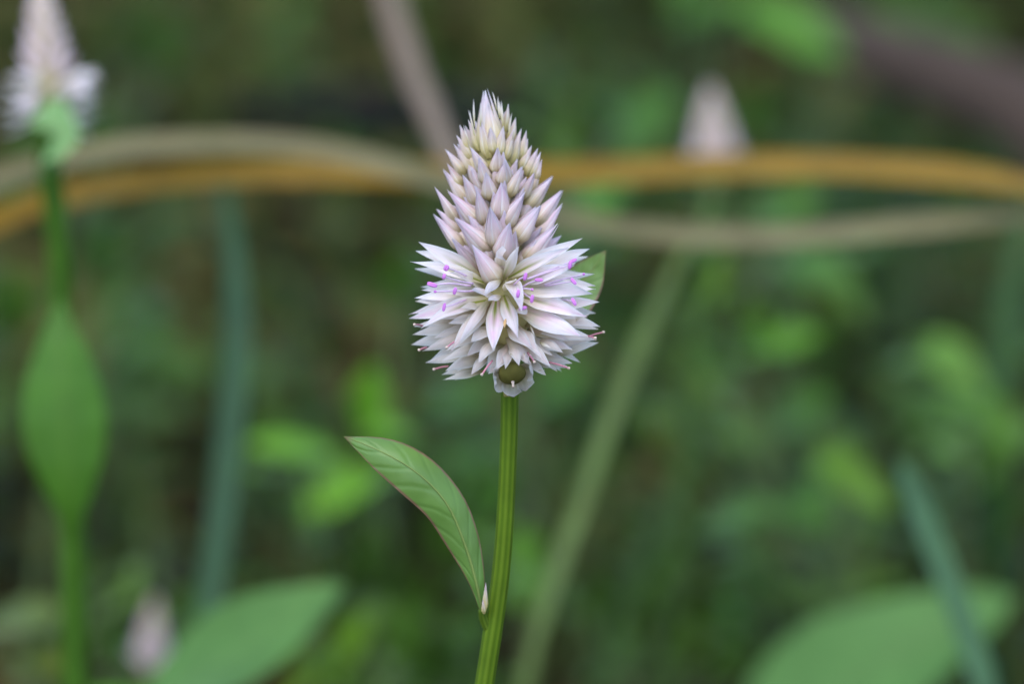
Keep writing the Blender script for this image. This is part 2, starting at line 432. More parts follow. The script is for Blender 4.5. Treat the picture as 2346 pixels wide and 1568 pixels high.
# lower and middle buds
for tx, ty, bx_, by_, wd in [
    (97, 335, 460, 900, 190), (280, 390, 830, 960, 260), (225, 75, 640, 650, 230), (285, -20, 520, 330, 160), (520, 140, 760, 640, 220),
    (735, 345, 880, 930, 240), (890, 95, 960, 540, 255), (1125, 265, 1110, 830, 330), (1455, 15, 1220, 490, 220), (1640, 100, 1420, 540, 190),
    (1735, -10, 1560, 480, 130), (1925, 160, 1480, 690, 260), (2070, 375, 1620, 940, 280), (2065, 590, 1600, 1250, 250), (1490, 415, 1150, 960, 290),
    (1745, 595, 1330, 1180, 320), (945, 625, 1050, 1260, 320), (1255, 870, 1120, 1440, 340), (380, 790, 980, 1340, 300), (65, 740, 580, 1320, 250),
    (120, 670, 500, 1050, 170), (340, 1100, 800, 1720, 230), (665, 1210, 1090, 1830, 350), (1985, 900, 1440, 1520, 300), (1170, -40, 1140, 300, 250)]:
    a, b = ZB((tx, ty)), ZB((bx_, by_))
    cream = max(0.0, min(0.5, (560 - a[1]) / 260))
    bud(a, b, wd / 5.2275 * 0.88, (random.uniform(0.35, 0.8), cream + 0.05, 0.15))
# small buds near the top
for tx, ty, bx_, by_, wd in [
    (305, 1150, 640, 1580, 180), (440, 1060, 800, 1560, 180), (490, 905, 760, 1360, 180), (545, 730, 720, 1180, 150), (640, 740, 840, 1260, 150),
    (880, 600, 1050, 1310, 200), (1190, 1110, 1170, 1560, 220), (1330, 1310, 1320, 1740, 240), (1300, 750, 1200, 1280, 200), (1480, 780, 1290, 1350, 200),
    (1600, 790, 1420, 1400, 190), (1690, 820, 1580, 1330, 140), (1715, 960, 1620, 1290, 110), (1780, 1080, 1580, 1520, 170), (1885, 1125, 1680, 1600, 170),
    (1935, 1190, 1760, 1640, 140), (1955, 1320, 1840, 1700, 120), (1505, 600, 1400, 1050, 150), (1380, 370, 1330, 850, 130), (720, 1100, 1000, 1580, 210),
    (870, 1270, 1010, 1740, 210), (690, 640, 900, 1180, 150), (1060, 760, 1130, 1230, 200)]:
    a, b = ZA((tx, ty)), ZA((bx_, by_))
    cream = max(0.08, min(0.6, (510 - a[1]) / 240))
    bud(a, b, wd / 5.865 * 1.0, (random.uniform(0.05, 0.35), cream, 0.1), parts=wd > 175)
# the tight apex and the hair-thin scales around it
for tx, ty, bx_, by_, wd, cr in [(975, 100, 1075, 1250, 470, 0.45), (1010, 330, 1130, 1250, 400, 0.75)]:
    a, b = ZA((tx, ty)), ZA((bx_, by_))
    bud(a, b, wd / 5.865 * 0.92, (0.0, cr, 0.0), k=0.25)
def tepal(base, tip, wd, mat, tint, cup=0.7, bend=0.08, k=0.34, dz=0.0, tw=0.0, tab=RO, prof=f_tepal, name='tepal', nup=0.35, tipk=1.0, droop=0.0):
    T = S(tip[0], tip[1], depth(tip[0], tip[1], tab, tipk) + dz); B = S(base[0], base[1], depth(base[0], base[1], tab, k))
    n = (-FWD + UPV * nup).normalized(); L = (T - B).length
    nn = n - (T - B).normalized() * n.dot((T - B).normalized())
    sb = random.uniform(-0.035, 0.035) * L; sv = (T - B).normalized().cross(nn)
    mid = [lerp(B, T, t) + nn * (bend * L * math.sin(math.pi * t)) + sv * (sb * math.sin(math.pi * t)) for t in (0.33, 0.67)]
    T = T + nn * (L * random.uniform(-0.07, 0.07)); t = MB(); ribbon(t, [B, mid[0], mid[1], T], wd * MM * random.uniform(0.88, 1.05), n, cup * random.uniform(0.7, 1.4), prof=prof, ns=14, nc=8, twist=(tw * 0.3, tw), ripple=random.uniform(0.03, 0.075), seed=random.random() * 10, fold=-0.10 if cup < 0 else 0.06)
    return t.build(name, mat, cel, tint)
for tx, ty, bx_, by_, wd in [(690, 450, 800, 920, 60), (720, 460, 790, 900, 40), (785, 280, 800, 760, 55), (1260, 300, 1290, 760, 80), (1200, 230, 1230, 620, 60), (1100, 140, 1180, 480, 55),
                             (1440, 540, 1380, 900, 60), (1510, 640, 1440, 1000, 50), (610, 720, 720, 1050, 45), (1370, 390, 1340, 760, 60), (1225, 290, 1260, 660, 40), (900, 330, 900, 760, 70)]:
    tepal(ZA((bx_, by_)), ZA((tx, ty)), wd / 5.865 * 0.65, M_OPEN, (0.0, 0.25, 0.0), k=0.95, tab=RB, name='bud_scale', bend=0.02)

# opened flowers: tip x,y  base x,y  width  (in the enlarged view)  kind o/d  pink  rib  cup  extra depth mm
OPEN = [
    (222, 135, 760, 450, 165, 'o', .15, .6, .6, 0), (145, 327, 820, 510, 150, 'o', .1, .9, .7, 3), (180, 640, 720, 580, 130, 'o', .0, .1, .6, 0),
    (240, 570, 640, 590, 90, 'o', .0, .1, .6, -4), (215, 660, 680, 660, 110, 'o', .1, .1, .6, -2), (130, 780, 720, 650, 130, 'o', .5, .1, .6, 0),
    (140, 825, 800, 640, 165, 'o', .6, .2, .5, 3), (245, 890, 850, 650, 150, 'o', .3, 1.0, .6, 3), (175, 890, 640, 850, 80, 'd', .0, .0, -.6, -3),
    (165, 958, 680, 860, 130, 'd', .0, .0, -.6, 0), (150, 1050, 640, 950, 130, 'd', .0, .0, -.6, -4), (245, 1100, 740, 900, 170, 'd', .2, .0, -.7, 0),
    (500, 1105, 860, 690, 170, 'd', .35, .0, -.7, 0), (575, 1050, 850, 640, 125, 'o', .1, .2, -.8, 3), (290, 1218, 780, 1090, 120, 'd', .0, .0, -.6, -2),
    (410, 1195, 820, 1050, 105, 'd', .0, .0, -.6, 0), (455, 1278, 800, 1150, 150, 'd', .1, .0, -.7, 0), (425, 1320, 740, 1250, 80, 'd', .0, .0, .6, -3),
    (430, 1355, 800, 1280, 90, 'd', .0, .0, -.7, 0), (680, 1318, 830, 1120, 125, 'd', .2, .0, -.7, 0), (875, 1125, 905, 640, 190, 'o', .75, .9, -.9, 1),
    (1095, 985, 970, 610, 165, 'o', .2, 1.0, -.9, 0), (750, 1200, 900, 1010, 140, 'd', .1, .1, -.8, 0), (905, 1275, 1010, 1040, 135, 'd', .35, .0, -.9, 1),
    (830, 1312, 960, 1210, 100, 'd', .1, .0, -.8, -1), (1320, 1180, 1080, 860, 160, 'd', .3, .0, -.8, 1), (1385, 1240, 1100, 990, 170, 'd', .2, .0, -.8, 0),
    (1235, 1110, 1010, 870, 150, 'd', .3, .2, -.8, 2), (1215, 1225, 1000, 980, 150, 'd', .2, .1, -.8, 1), (1490, 1115, 1240, 1010, 120, 'd', .1, .0, -.7, 1), (1655, 972, 1110, 740, 230, 'o', .75, .3, -.6, 2),
    (1600, 1112, 1260, 970, 130, 'd', .1, .0, -.7, 0), (1790, 1000, 1200, 930, 170, 'd', .25, .0, -.6, 0), (1805, 1040, 1400, 1170, 100, 'd', .0, .0, .5, -3),
    (1760, 1010, 1280, 1060, 150, 'd', .0, .0, .5, -3), (1580, 1225, 1260, 1090, 140, 'd', .0, .0, -.7, -1), (1545, 1250, 1220, 1190, 140, 'd', .0, .0, -.7, -2), (1340, 1315, 1180, 1180, 120, 'd', .1, .0, -.7, 0),
    (1815, 880, 1380, 830, 130, 'd', .1, .0, .5, -1), (1750, 765, 1540, 870, 50, 'd', .0, .0, .5, -2), (1705, 800, 1100, 620, 180, 'o', .6, .6, .6, 2),
    (1810, 665, 1380, 700, 140, 'o', .2, .1, .6, 0), (1755, 600, 1080, 540, 200, 'o', .35, .4, .7, 5), (1790, 570, 1280, 590, 130, 'o', .1, .1, .6, 0),
    (1775, 520, 1330, 510, 110, 'o', .0, .1, .6, -1), (1725, 200, 1240, 430, 135, 'o', .05, .1, .7, -1), (1672, 120, 1060, 450, 150, 'o', .1, .5, .7, 0),
    (1560, 195, 1010, 460, 150, 'o', .35, .9, .8, 3), (1600, 350, 1120, 490, 170, 'o', .3, .6, .5, 3), (1130, 760, 1010, 480, 150, 'o', .15, .0, .9, 5), (1600, 440, 1200, 480, 120, 'o', .1, .1, .5, 0),
    (1105, 1222, 1030, 1030, 130, 'd', .1, .0, -.8, 3), (1190, 1238, 1080, 1050, 120, 'd', .15, .0, -.8, 2), (985, 1250, 1010, 1080, 110, 'd', .1, .0, -.8, 2),
    (690, 560, 880, 600, 130, 'o', .1, .0, -.9, 1), (805, 612, 945, 470, 110, 'o', .0, .0, -.8, 3), (830, 675, 950, 610, 90, 'o', .0, .0, -.8, 3), (1110, 175, 965, 470, 130, 'd', .05, .4, -.9, -2),
]
for tx, ty, bx_, by_, wd, kd, pk, rb, cup, dz in OPEN:
    tepal(Z2((bx_, by_)), Z2((tx, ty)), wd / 3.0154, M_OPEN if kd == 'o' else M_DRY, (pk * 1.1 + 0.12, 0.0 if kd == 'o' else 0.06, rb), cup, bend=0.07 if kd == 'o' else 0.10,
          dz=dz * 0.001, tw=random.uniform(-0.35, 0.35))
# tepals behind the visible ones, all round the spike
for i in range(84):
    y = 720 + (i / 84) * 385; az = i * 2.39996
    front = math.cos(az)                              # +1 points at the camera
    if front > 0.75 and i % 3: continue
    sc_ = 0.80 if front > 0.1 else 0.96
    r = interp(RO, y) * sc_ * MM; ty = y + random.uniform(-14, 14)
    c0 = S(interp(AX, y - 30), lerp(y, 900, 0.45), lean(y)); c1 = S(interp(AX, y), ty, lean(y))
    dr = RGT * math.sin(az) - FWD * math.cos(az)
    B = c0 + dr * (0.3 * r); T = c1 + dr * r
    n = (-FWD * (1 if front > 0 else -1) + UPV * 0.6 + dr * 0.2).normalized()
    t = MB(); ribbon(t, [B, lerp(B, T, 0.5) + UPV * 0.0006, T], random.uniform(40, 54) * MM, n, 0.6 if y < 880 else -0.6, ns=9, nc=4, ripple=0.03, seed=i)
    t.build('tepal', M_DRY if y > 860 else M_OPEN, cel, (random.uniform(0, .3), 0.08, .2))
for i in range(96):                                   # buds on the far side and deeper between the front ones
    f = i / 96; y = 720 - 400 * f ** 0.9; az = i * 2.39996
    kf = 1.0 if math.cos(az) <= -0.05 else 0.70
    if kf < 1 and y < 440: continue
    r = interp(RB, y) * MM * kf; c1 = S(interp(AX, y), y, lean(y)); c0 = S(interp(AX, y + 75), y + 75 + 15 * f, lean(y))
    dr = RGT * math.sin(az) - FWD * math.cos(az)
    B = c0 + dr * r * 0.42; T = c1 + dr * r
    place('flower_bud', T_BUD, cel, frame(B, T - B, dr, (T - B).length), (0.4, max(0.05, 0.8 * f - .1), 0.1))

# stamens: anther position, filament root (enlarged view), anther half length, angle
def stamen(ax_, ay, rx, ry, ang, L=72, wd=29, dz=0.003, mid=None):
    a2 = Z2((ax_, ay)); r2 = Z2((rx, ry)); da = depth(a2[0], a2[1], RO, 0.97) + dz
    da = min(da, 0.021)
    A = S(a2[0], a2[1], da); B = S(r2[0], r2[1], min(da - 0.003, depth(r2[0], r2[1], RO, 0.55)) + 0.001)
    M = lerp(A, B, 0.45) + UPV * random.uniform(-0.0002, 0.0004)
    f = tube(MB(), [B, M, A], [0.00022, 0.00016, 0.00011], seg=8, n=12).build('stamen', M_FIL, cel)
    d = (RGT * math.cos(R_(ang)) + UPV * math.sin(R_(ang)) - FWD * 0.15).normalized() * (L / 3.0154 * MM / 2); rr = wd / 3.0154 * MM / 2
    mb = MB(); s_ = d.cross(FWD).normalized() * rr * 0.42                       # two lobes side by side
    for sg in (-1, 1):
        tube(mb, [A + d * q + s_ * sg * (1 - 0.35 * q * q) for q in (-1, -.92, -.7, -.35, 0, .35, .7, .92, 1)], [rr * 0.72 * max(0.05, 1 - abs(q) ** 2.6) ** 0.5 for q in (-1, -.92, -.7, -.35, 0, .35, .7, .92, 1)], seg=10, n=16)
    mb.build('anther', M_ANTHER, f)
for q in [(1160, 448, 1060, 520, 78), (1280, 478, 1105, 560, -3), (1097, 600, 1090, 540, 80), (1220, 645, 1115, 570, 80), (1140, 727, 1060, 580, 15),
          (1555, 345, 1180, 470, 80, 78), (1580, 310, 1200, 460, 25, 75), (1585, 490, 1300, 540, -50, 70), (1588, 670, 1420, 650, -62, 75),
          (340, 520, 680, 530, -18, 92, 36), (445, 447, 700, 510, 75, 50), (465, 372, 640, 440, 60, 55, 40, -0.001), (540, 575, 720, 570, 75, 65), (445, 718, 640, 650, 78, 75, 26)]:
    stamen(*q)
def style(tx, ty, rx, ry, mat=M_STYLE, r=9, dz=0.002, stig=True):
    a2 = Z2((tx, ty)); r2 = Z2((rx, ry)); da = min(depth(a2[0], a2[1], RO, 1.0) + dz, 0.021)
    A = S(a2[0], a2[1], da); B = S(r2[0], r2[1], min(depth(r2[0], r2[1], RO, 0.7), da))
    rr = r / 3.0154 * MM
    o = tube(MB(), [B, lerp(A, B, 0.5) + UPV * 0.0001, A], [rr, rr * 0.9, rr * 0.85], seg=8, n=8).build('style', mat, cel)
    if stig:
        d = (A - B).normalized()
        tube(MB(), [A - d * rr, A, A + d * rr * 1.1, A + d * rr * 1.9], [rr * 0.8, rr * 1.45, rr * 1.5, rr * 0.7], seg=8, n=8, jitter=0.3).build('stigma', M_STIG if mat is M_STYLE else M_ANTHER, o)
for q in [(1672, 428, 1330, 520, M_FIL, 8), (1220, 562, 1120, 555, M_FIL, 8), (370, 582, 680, 578, M_FIL, 9)]: style(*q)
for q in [(1845, 940, 1700, 985), (1775, 990, 1640, 960), (1540, 1255, 1370, 1205), (360, 1265, 480, 1240), (780, 1310, 870, 1190), (185, 872, 260, 885), (228, 1095, 290, 1075), (1240, 1200, 1180, 1120), (470, 1072, 570, 1005)]:
    style(*q)
# curled dry threads and little orange / tan bracts caught between the tepals
def bract(bx_, by_, tx, ty, wd, mat, dz=0.001):
    tepal(Z2((bx_, by_)), Z2((tx, ty)), wd / 3.0154, mat, (0, 0.2, 0), cup=-0.8, k=0.9, dz=dz, name='bract', tipk=0.97)
bract(990, 820, 976, 905, 30, M_ORANGE, 0.0035)
for q in [(1150, 1120, 1160, 1180, 14), (1290, 1030, 1390, 1080, 30), (1275, 1275, 1340, 1280, 22), (1205, 880, 1250, 990, 14), (1200, 1125, 1215, 1150, 16), (620, 860, 690, 770, 12), (1380, 1120, 1392, 1140, 10), (770, 940, 800, 930, 20), (1030, 1125, 1050, 1160, 34)]:
    bract(*q[:4], q[4], M_DRY, 0.003)
# the ripe capsule under the flowers, in its torn papery cup
cc = S(*Z2((1042, 1302)), 0.0080)
mb = MB(); rows = []; uvs = []
axc = (-FWD * 0.55 - UPV * 0.75 + RGT * 0.08).normalized(); e1, e2 = basis(axc, RGT)
for i in range(15):
    th = math.pi * i / 14
    row = []; uv = []
    for j in range(24):
        a = 2 * math.pi * j / 24; rr = 0.00262 * (1 + 0.03 * math.cos(5 * a)) * math.sin(th) ** 0.9 if 0 < i < 14 else 0.0
        row.append(cc + (e1 * math.cos(a) * 1.02 + e2 * math.sin(a)) * rr + axc * (0.0019 * math.cos(th))); uv.append((j / 24, i / 14))
    rows.append(row); uvs.append(uv)
mb.grid(rows, uvs, True); cap = mb.build('seed_capsule', M_FRUIT, cel)
tube(MB(), [cc + axc * 0.0020, cc + axc * 0.0027, cc + axc * 0.0033], [0.00035, 0.00022, 0.00026], seg=8, n=6).build('style_stub', M_STIG, cap)
axk = (-FWD * 0.85 - UPV * 0.30 + RGT * 0.05).normalized(); k1, k2_ = basis(axk, RGT)
cup0 = S(*Z2((1052, 1318)), 0.0072) - axk * 0.0030
for k in range(7):
    a = 2 * math.pi * k / 7 + 0.1
    rd = k1 * math.cos(a) + k2_ * math.sin(a)
    if rd.dot(UPV) > 0.55: continue
    ln = random.uniform(0.75, 1.2); fl = random.uniform(-0.0004, 0.0006)
    p_ = [cup0 + rd * 0.0008, cup0 + rd * 0.0030 + axk * 0.0004, cup0 + rd * 0.0039 + axk * 0.0024 * ln, cup0 + rd * (0.0037 + fl) + axk * 0.0047 * ln]
    ribbon(MB(), p_, random.uniform(0.0036, 0.0046), -rd, 0.7, prof=lambda t: 0.5 + 0.5 * math.sin(math.pi * min(t, .75) / 1.5) - 0.75 * max(0, t - 0.72) ** 1.5 / 0.16, ns=12, nc=8, ripple=0.10, seed=k * 2.3, twist=(0, random.uniform(-.4, .4))).build('tepal', M_DRY, cel, (0.05, 0.1, 0.3))
tube(MB(), [S(*Z2((1020, 1340)), 0.0005), S(*Z2((1045, 1340)), 0.0045)], [0.0006, 0.0008], seg=8, n=4).build('pedicel', M_RACHIS, cel)

# leaves of the main plant
def big_leaf(name, parent, cpts, wls, wrs, n, color, mat=M_LEAFR, back=0.48, ns=22, nc=10, mid=True, midr=0.00035):
    """leaf with its two halves measured apart (metres), folded along the midrib"""
    c = spline(cpts, ns); L = spline(wls, ns); Rr = spline(wrs, ns); rows = []; uvs = []
    for i, p in enumerate(c):
        tg = (c[min(i + 1, ns)] - c[max(i - 1, 0)]).normalized(); nn = (n - tg * n.dot(tg)).normalized(); sd = tg.cross(nn)
        row = []; uv = []
        for j in range(nc + 1):
            s = j / nc * 2 - 1; wd = (L[i] if s < 0 else Rr[i])
            q = p + sd * (s * max(wd, 0)) - nn * (back * max(wd, 0) * abs(s) ** 1.6) + nn * (0.00045 * math.sin(i * 1.9 + (1 if s > 0 else 0)) * abs(s) * (1 - abs(s)) * 2)
            row.append(q); uv.append((j / nc, i / ns))
        rows.append(row); uvs.append(uv)
    m_ = MB(); m_.grid(rows, uvs); o = m_.build(name, mat, parent, color)
    if mid:
        k = [p + n * 0.00004 for p in c]
        tube(MB(), [k[i] for i in range(0, ns + 1, 2)], [midr * (1 - 0.85 * i / ns) for i in range(0, ns + 1, 2)], seg=6, n=ns).build('midrib', M_STEM, o, (color[0] * 1.1, color[1] * 0.85, color[2] * 1.0))
    return o
u_ = px(DIST)
lp = [(1106, 1408, .000), (1092, 1340, .002), (1062, 1240, .004), (1020, 1150, .006), (950, 1080, .007), (870, 1034, .006), (788, 1001, .003)]
big_leaf('leaf', cel, [P(u, v, DIST - t) for u, v, t in lp], [-0.0 + x * u_ for x in (4, 15, 38, 51, 54, 38, 1)][:],
         [x * u_ for x in (4, 23, 42, 48, 52, 40, 1)], (-FWD + UPV * 0.25 + RGT * 0.15).normalized(), (0.115, 0.215, 0.040))
lp = [(1176, 885, -.004), (1230, 790, -.010), (1290, 700, -.014), (1345, 635, -.016), (1388, 574, -.015)]
big_leaf('leaf', cel, [P(u, v, DIST - t) for u, v, t in lp], [x * u_ for x in (3, 34, 60, 46, 0.5)], [x * u_ for x in (3, 34, 60, 44, 0.5)],
         (-FWD + UPV * 0.5).normalized(), (0.15, 0.25, 0.06), back=0.1)
# axillary bud where the leaf joins
for (tx, ty, bx_, by_, wd) in [(1113, 1336, 1111, 1400, 12), (1106, 1374, 1109, 1408, 10)]:
    mb = MB(); B, T = P(bx_, by_, DIST - .002), P(tx, ty, DIST - .003); e1, e2 = basis(T - B)
    for q in range(5): bud_tepal(mb, B, T, wd * u_, 2 * math.pi * q * 2 / 5, q * 0.3, e1, e2, 8, 4)
    mb.build('axillary_bud', M_BUD, cel, (0.9, 0.9, 0.1))
tube(MB(), [P(1104, 1398, DIST - .001), P(1109, 1420, DIST), P(1122, 1452, DIST + .0005)], [0.0007, 0.0010, 0.0008], seg=8, n=8).build('petiole', M_STEM, cel, (0.050, 0.088, 0.006))

# ------------------------------------------------------------------ the other flowers
def spike(parent, base, tip, Rm, n, opened=0.28, L=0.0095, tiltc=1.0):
    ax = tip - base; H = ax.length; a = ax.normalized(); e1, e2 = basis(ax)
    tube(MB(), [base - a * 0.004, lerp(base, tip, 0.4), lerp(base, tip, 0.9)], [0.0022, Rm * 0.35, 0.0012], seg=10, n=12).build('rachis', M_RACHIS, parent)
    for i in range(n):
        f = i / (n - 1); az = i * 2.39996
        r = Rm * ((1 - f) ** 0.75 * 0.95 + 0.02); dr = e1 * math.cos(az) + e2 * math.sin(az)
        l = min(L, 0.35 * H) * (1 - 0.45 * f)
        if f < opened:
            tl = 0.25 - 0.6 * (1 - f / opened)
            for q in (-0.5, 0.5):
                d = (dr + e1 * 0 + a * (tl + q * 0.5)).normalized()
                place('tepal', T_TEPAL, parent, frame(base + ax * f * 0.8 + dr * r * 0.3, d, a, l * 1.25), (0.15, 0.05, 0.2))
        else:
            d = (dr * (1.15 - f) * 1.25 + a).normalized()
            T = base + ax * min(1.0, f * 0.86 + 0.14) + dr * r * 0.9
            if i == n - 1: d = a; T = tip
            place('flower_bud', T_BUD, parent, frame(T - d * l, d, dr if abs(d.dot(dr)) < 0.99 else e1, l), (random.uniform(.3, .8), 0.1 + 0.5 * f, 0.1))
GRP = 'cockscomb flowers in the undergrowth'
# the one beside the yellow blade, with leaf hugging its stem
D2 = 0.98; k2 = px(D2); r2 = P(176, 2300, D2); r2 = ground_at(r2.x, r2.y + 0.02)
c2 = thing('cockscomb_plant', 'blurred pale flower spike with long upright leaf on its green stem, by the teal blade', 'flower', r2, GRP)
sp = [P(118, 262, D2), P(112, 340, D2), P(125, 470, D2), P(146, 750, D2), P(160, 1050, D2), P(168, 1300, D2), P(172, 1568, D2), P(176, 1750, D2)]
tube(MB(), sp + [lerp(sp[-1], r2, 0.5), r2 - V((0, 0, .01))], [0.0030] * 4 + [0.0034] * 6, seg=16, n=60, ridge=0.04, nr=8).build('stem', M_STEM, c2, (0.026, 0.072, 0.004))
spike(c2, P(118, 262, D2), P(88, -75, D2 + .004), 102 * k2, 66, opened=0.24)
for (bx_, by_, tx, ty, dz) in [(130, 195, 235, 180, -.006), (130, 205, 215, 215, -.010), (95, 190, 20, 175, -.006), (95, 210, 30, 255, -.008), (90, 200, 55, 262, -.012), (150, 200, 225, 160, .004)]:
    B, T = P(bx_, by_, D2 - .003), P(tx, ty, D2 + dz)
    t = MB(); ribbon(t, [B, lerp(B, T, .5) + UPV * .0006, T], 0.0036, (-FWD + UPV).normalized(), 0.5, ns=9, nc=5); t.build('tepal', M_OPEN, c2, (0.5, 0.0, 0.1))
big_leaf('leaf', c2, [P(u, v, D2 - t) for u, v, t in [(114, 395, .003), (116, 350, .012), (120, 300, .018), (128, 225, .010)]], [x * k2 for x in (5, 42, 62, 20)], [x * k2 for x in (5, 42, 60, 20)], (-FWD + UPV * 0.8).normalized(), (0.17, 0.31, 0.10), M_LEAF, back=0.1, mid=False)
big_leaf('leaf', c2, [P(u, v, D2 - t) for u, v, t in [(166, 1235, .003), (160, 1150, .008), (150, 1020, .011), (144, 900, .011), (140, 790, .009), (138, 690, .005)]], [x * k2 for x in (6, 48, 92, 92, 58, 6)], [x * k2 for x in (6, 46, 88, 88, 52, 6)], (-FWD + UPV * 0.3).normalized(), (0.058, 0.155, 0.012), M_LEAF, back=0.25)
# the one behind the yellow blade
D3 = 1.32; k3 = px(D3); r3 = P(1500, 1500, 1.42); r3 = ground_at(r3.x, r3.y)
c3 = thing('cockscomb_plant', 'faint pinkish flower spike rising behind the arching yellow grass blade', 'flower', r3, GRP)
a3 = P(1640, 405, D3)
tube(MB(), [a3, P(1625, 520, D3), P(1600, 700, D3 + .01), lerp(P(1600, 700, D3), r3, .5), r3 - V((0, 0, .01))], [.0022, .0022, .0024, .003, .003], seg=12, n=40, ridge=.04, nr=8).build('stem', M_STEM, c3, (0.05, 0.10, 0.02))
spike(c3, a3, P(1628, 192, D3 + .003), 84 * k3, 60, opened=0.0)
for sgn, (bx_, by_, tx, ty) in ((1, (1630, 640, 1560, 520)), (-1, (1612, 600, 1690, 510))):
    big_leaf('leaf', c3, [P(bx_, by_, D3), P((bx_ + tx) / 2 + 8, (by_ + ty) / 2, D3 - .008), P(tx, ty, D3 - .004)], [x * k3 for x in (3, 26, 2)], [x * k3 for x in (3, 26, 2)], (-FWD + UPV).normalized(), (0.04, 0.09, 0.02), M_LEAF, back=.1, mid=False)
# the small one low down
D4 = 1.22; k4 = px(D4); r4 = P(330, 2000, D4 + .02); r4 = ground_at(r4.x, r4.y)
c4 = thing('cockscomb_plant', 'short young pinkish flower head low beside the broad pale leaf', 'flower', r4, GRP)
a4 = P(342, 1520, D4)
tube(MB(), [a4, lerp(a4, r4, .5) + RGT * .004, r4 - V((0, 0, .01))], [.002, .002, .0025], seg=10, n=20).build('stem', M_STEM, c4, (0.09, 0.12, 0.05))
spike(c4, a4, P(356, 1366, D4 - .002), 56 * k4, 44, opened=0.0)

# ------------------------------------------------------------------ grass blades and dead stalks
def blade(name, label, cat, pts, wd, color, n=None, group=None, prof=f_blade, mat=M_BLADE, cup=0.45, twist=(0, 0), rootfirst=True):
    """pts: world points from the root at the ground to the tip"""
    r0 = pts[0]
    mb = MB(); ribbon(mb, pts, wd, n if n is not None else (-FWD + UPV * 0.4).normalized(), cup, prof=prof, ns=44, nc=6, twist=twist, fold=0.1)
    o = mb.build(name, mat, None, color, origin=r0); return tag(o, label, cat, group)
def gp(u, v, d):
    p = P(u, v, d); return ground_at(p.x, p.y) - V((0, 0, .005))
GB = 'long grass blades'
DY = 1.10
blade('grass_blade', 'long yellow dry grass blade arching across behind the white flower', 'grass blade',
      [gp(-900, 1200, 1.0)] + [P(u, v, d) for u, v, d in [(-420, 740, 1.04), (-120, 560, 1.08), (120, 460, 1.10), (420, 408, 1.10), (760, 398, 1.10), (1100, 402, 1.11), (1420, 396, 1.12), (1700, 384, 1.12), (2000, 388, 1.11), (2346, 424, 1.10), (2800, 560, 1.08)]],
      70 * px(DY), (0.225, 0.125, 0.008), (-FWD + UPV * 0.5).normalized(), GB, prof=lambda t: min(1, .6 + t * 2) * min(1, (1 - t) * 8))
blade('grass_blade', 'long grey olive withered grass blade crossing over the yellow one', 'grass blade',
      [gp(-700, 1300, .98)] + [P(u, v, d) for u, v, d in [(-300, 640, 1.04), (-60, 440, 1.07), (200, 352, 1.09), (480, 330, 1.09), (740, 346, 1.07), (900, 385, 1.06), (1080, 440, 1.07), (1280, 500, 1.09), (1480, 534, 1.10), (1760, 545, 1.10), (2050, 525, 1.10), (2346, 498, 1.11), (2750, 480, 1.12)]],
      56 * px(DY), (0.175, 0.148, 0.066), (-FWD + UPV * 0.5).normalized(), GB, prof=lambda t: min(1, .6 + t * 2) * min(1, (1 - t) * 8))
blade('grass_blade', 'upright teal grass blade between the two flower plants', 'grass blade',
      [gp(440, 1900, 1.17)] + [P(u, v, 1.14) for u, v in [(455, 1568), (478, 1400), (512, 1150), (532, 950), (543, 780), (538, 620), (522, 480), (505, 380)]], 64 * px(1.14), (0.045, 0.098, 0.044), None, GB, twist=(0.3, -0.2))
blade('grass_blade', 'wide pale green grass blade slanting behind the main stem', 'grass blade',
      [gp(1150, 1900, 1.16)] + [P(u, v, 1.12) for u, v in [(1200, 1568), (1262, 1350), (1322, 1180), (1392, 980), (1450, 830), (1510, 690), (1575, 560), (1640, 450)]], 40 * px(1.12), (0.120, 0.170, 0.045), None, GB)
blade('grass_blade', 'teal grass blade slanting up from beside the large pale leaf', 'grass blade',
      [gp(2330, 1900, 1.08)] + [P(u, v, 1.06) for u, v in [(2275, 1640), (2225, 1480), (2170, 1330), (2115, 1190), (2075, 1090), (2060, 1050)]], 62 * px(1.06), (0.066, 0.140, 0.062), None, GB)
blade('grass_blade', 'thin dull green grass blade leaning parallel to the wide pale one', 'grass blade',
      [gp(1330, 1900, 1.45)] + [P(u, v, 1.4) for u, v in [(1400, 1450), (1470, 1280), (1530, 1150), (1590, 1030), (1640, 900)]], 34 * px(1.4), (0.03, 0.062, 0.016), None, GB)
blade('grass_blade', 'green grass blade standing at the edge under the grey one', 'grass blade',
      [gp(2290, 1500, 1.5)] + [P(u, v, 1.4) for u, v in [(2290, 1050), (2300, 800), (2335, 560), (2370, 420)]], 60 * px(1.4), (0.035, 0.085, 0.02), None, GB)

def stick(name, label, cat, pts, radii, color, mat=M_BARK, jitter=0.25):
    mb = MB(); tube(mb, pts, radii, seg=14, n=50, jitter=jitter)
    return tag(mb.build(name, mat, None, color, origin=pts[0]), label, cat)
DT = 1.22
stick('dead_stalk', 'pale grey dead stalk slanting down to the grey grass blade', 'stalk',
      [P(760, -560, 1.50), P(862, -140, 1.36), P(900, 20, 1.28), P(945, 160, 1.22), P(1000, 290, 1.16), P(1050, 400, 1.11), P(1096, 500, 1.085)], [.0025, .0044, .0043, .0042, .0041, .0040, .0035], (0.175, 0.130, 0.090))
stick('fallen_branch', 'thick dark brown branch lying across the weeds', 'branch',
      [P(1780, 10, 2.3), P(1850, 45, 2.25), P(1910, 75, 2.2), P(1980, 112, 2.1), P(2150, 175, 2.0), P(2400, 290, 1.9), gp(2900, 560, 1.75)], [.005, .010, .016, .018, .021, .023, .026], (0.062, 0.043, 0.032))
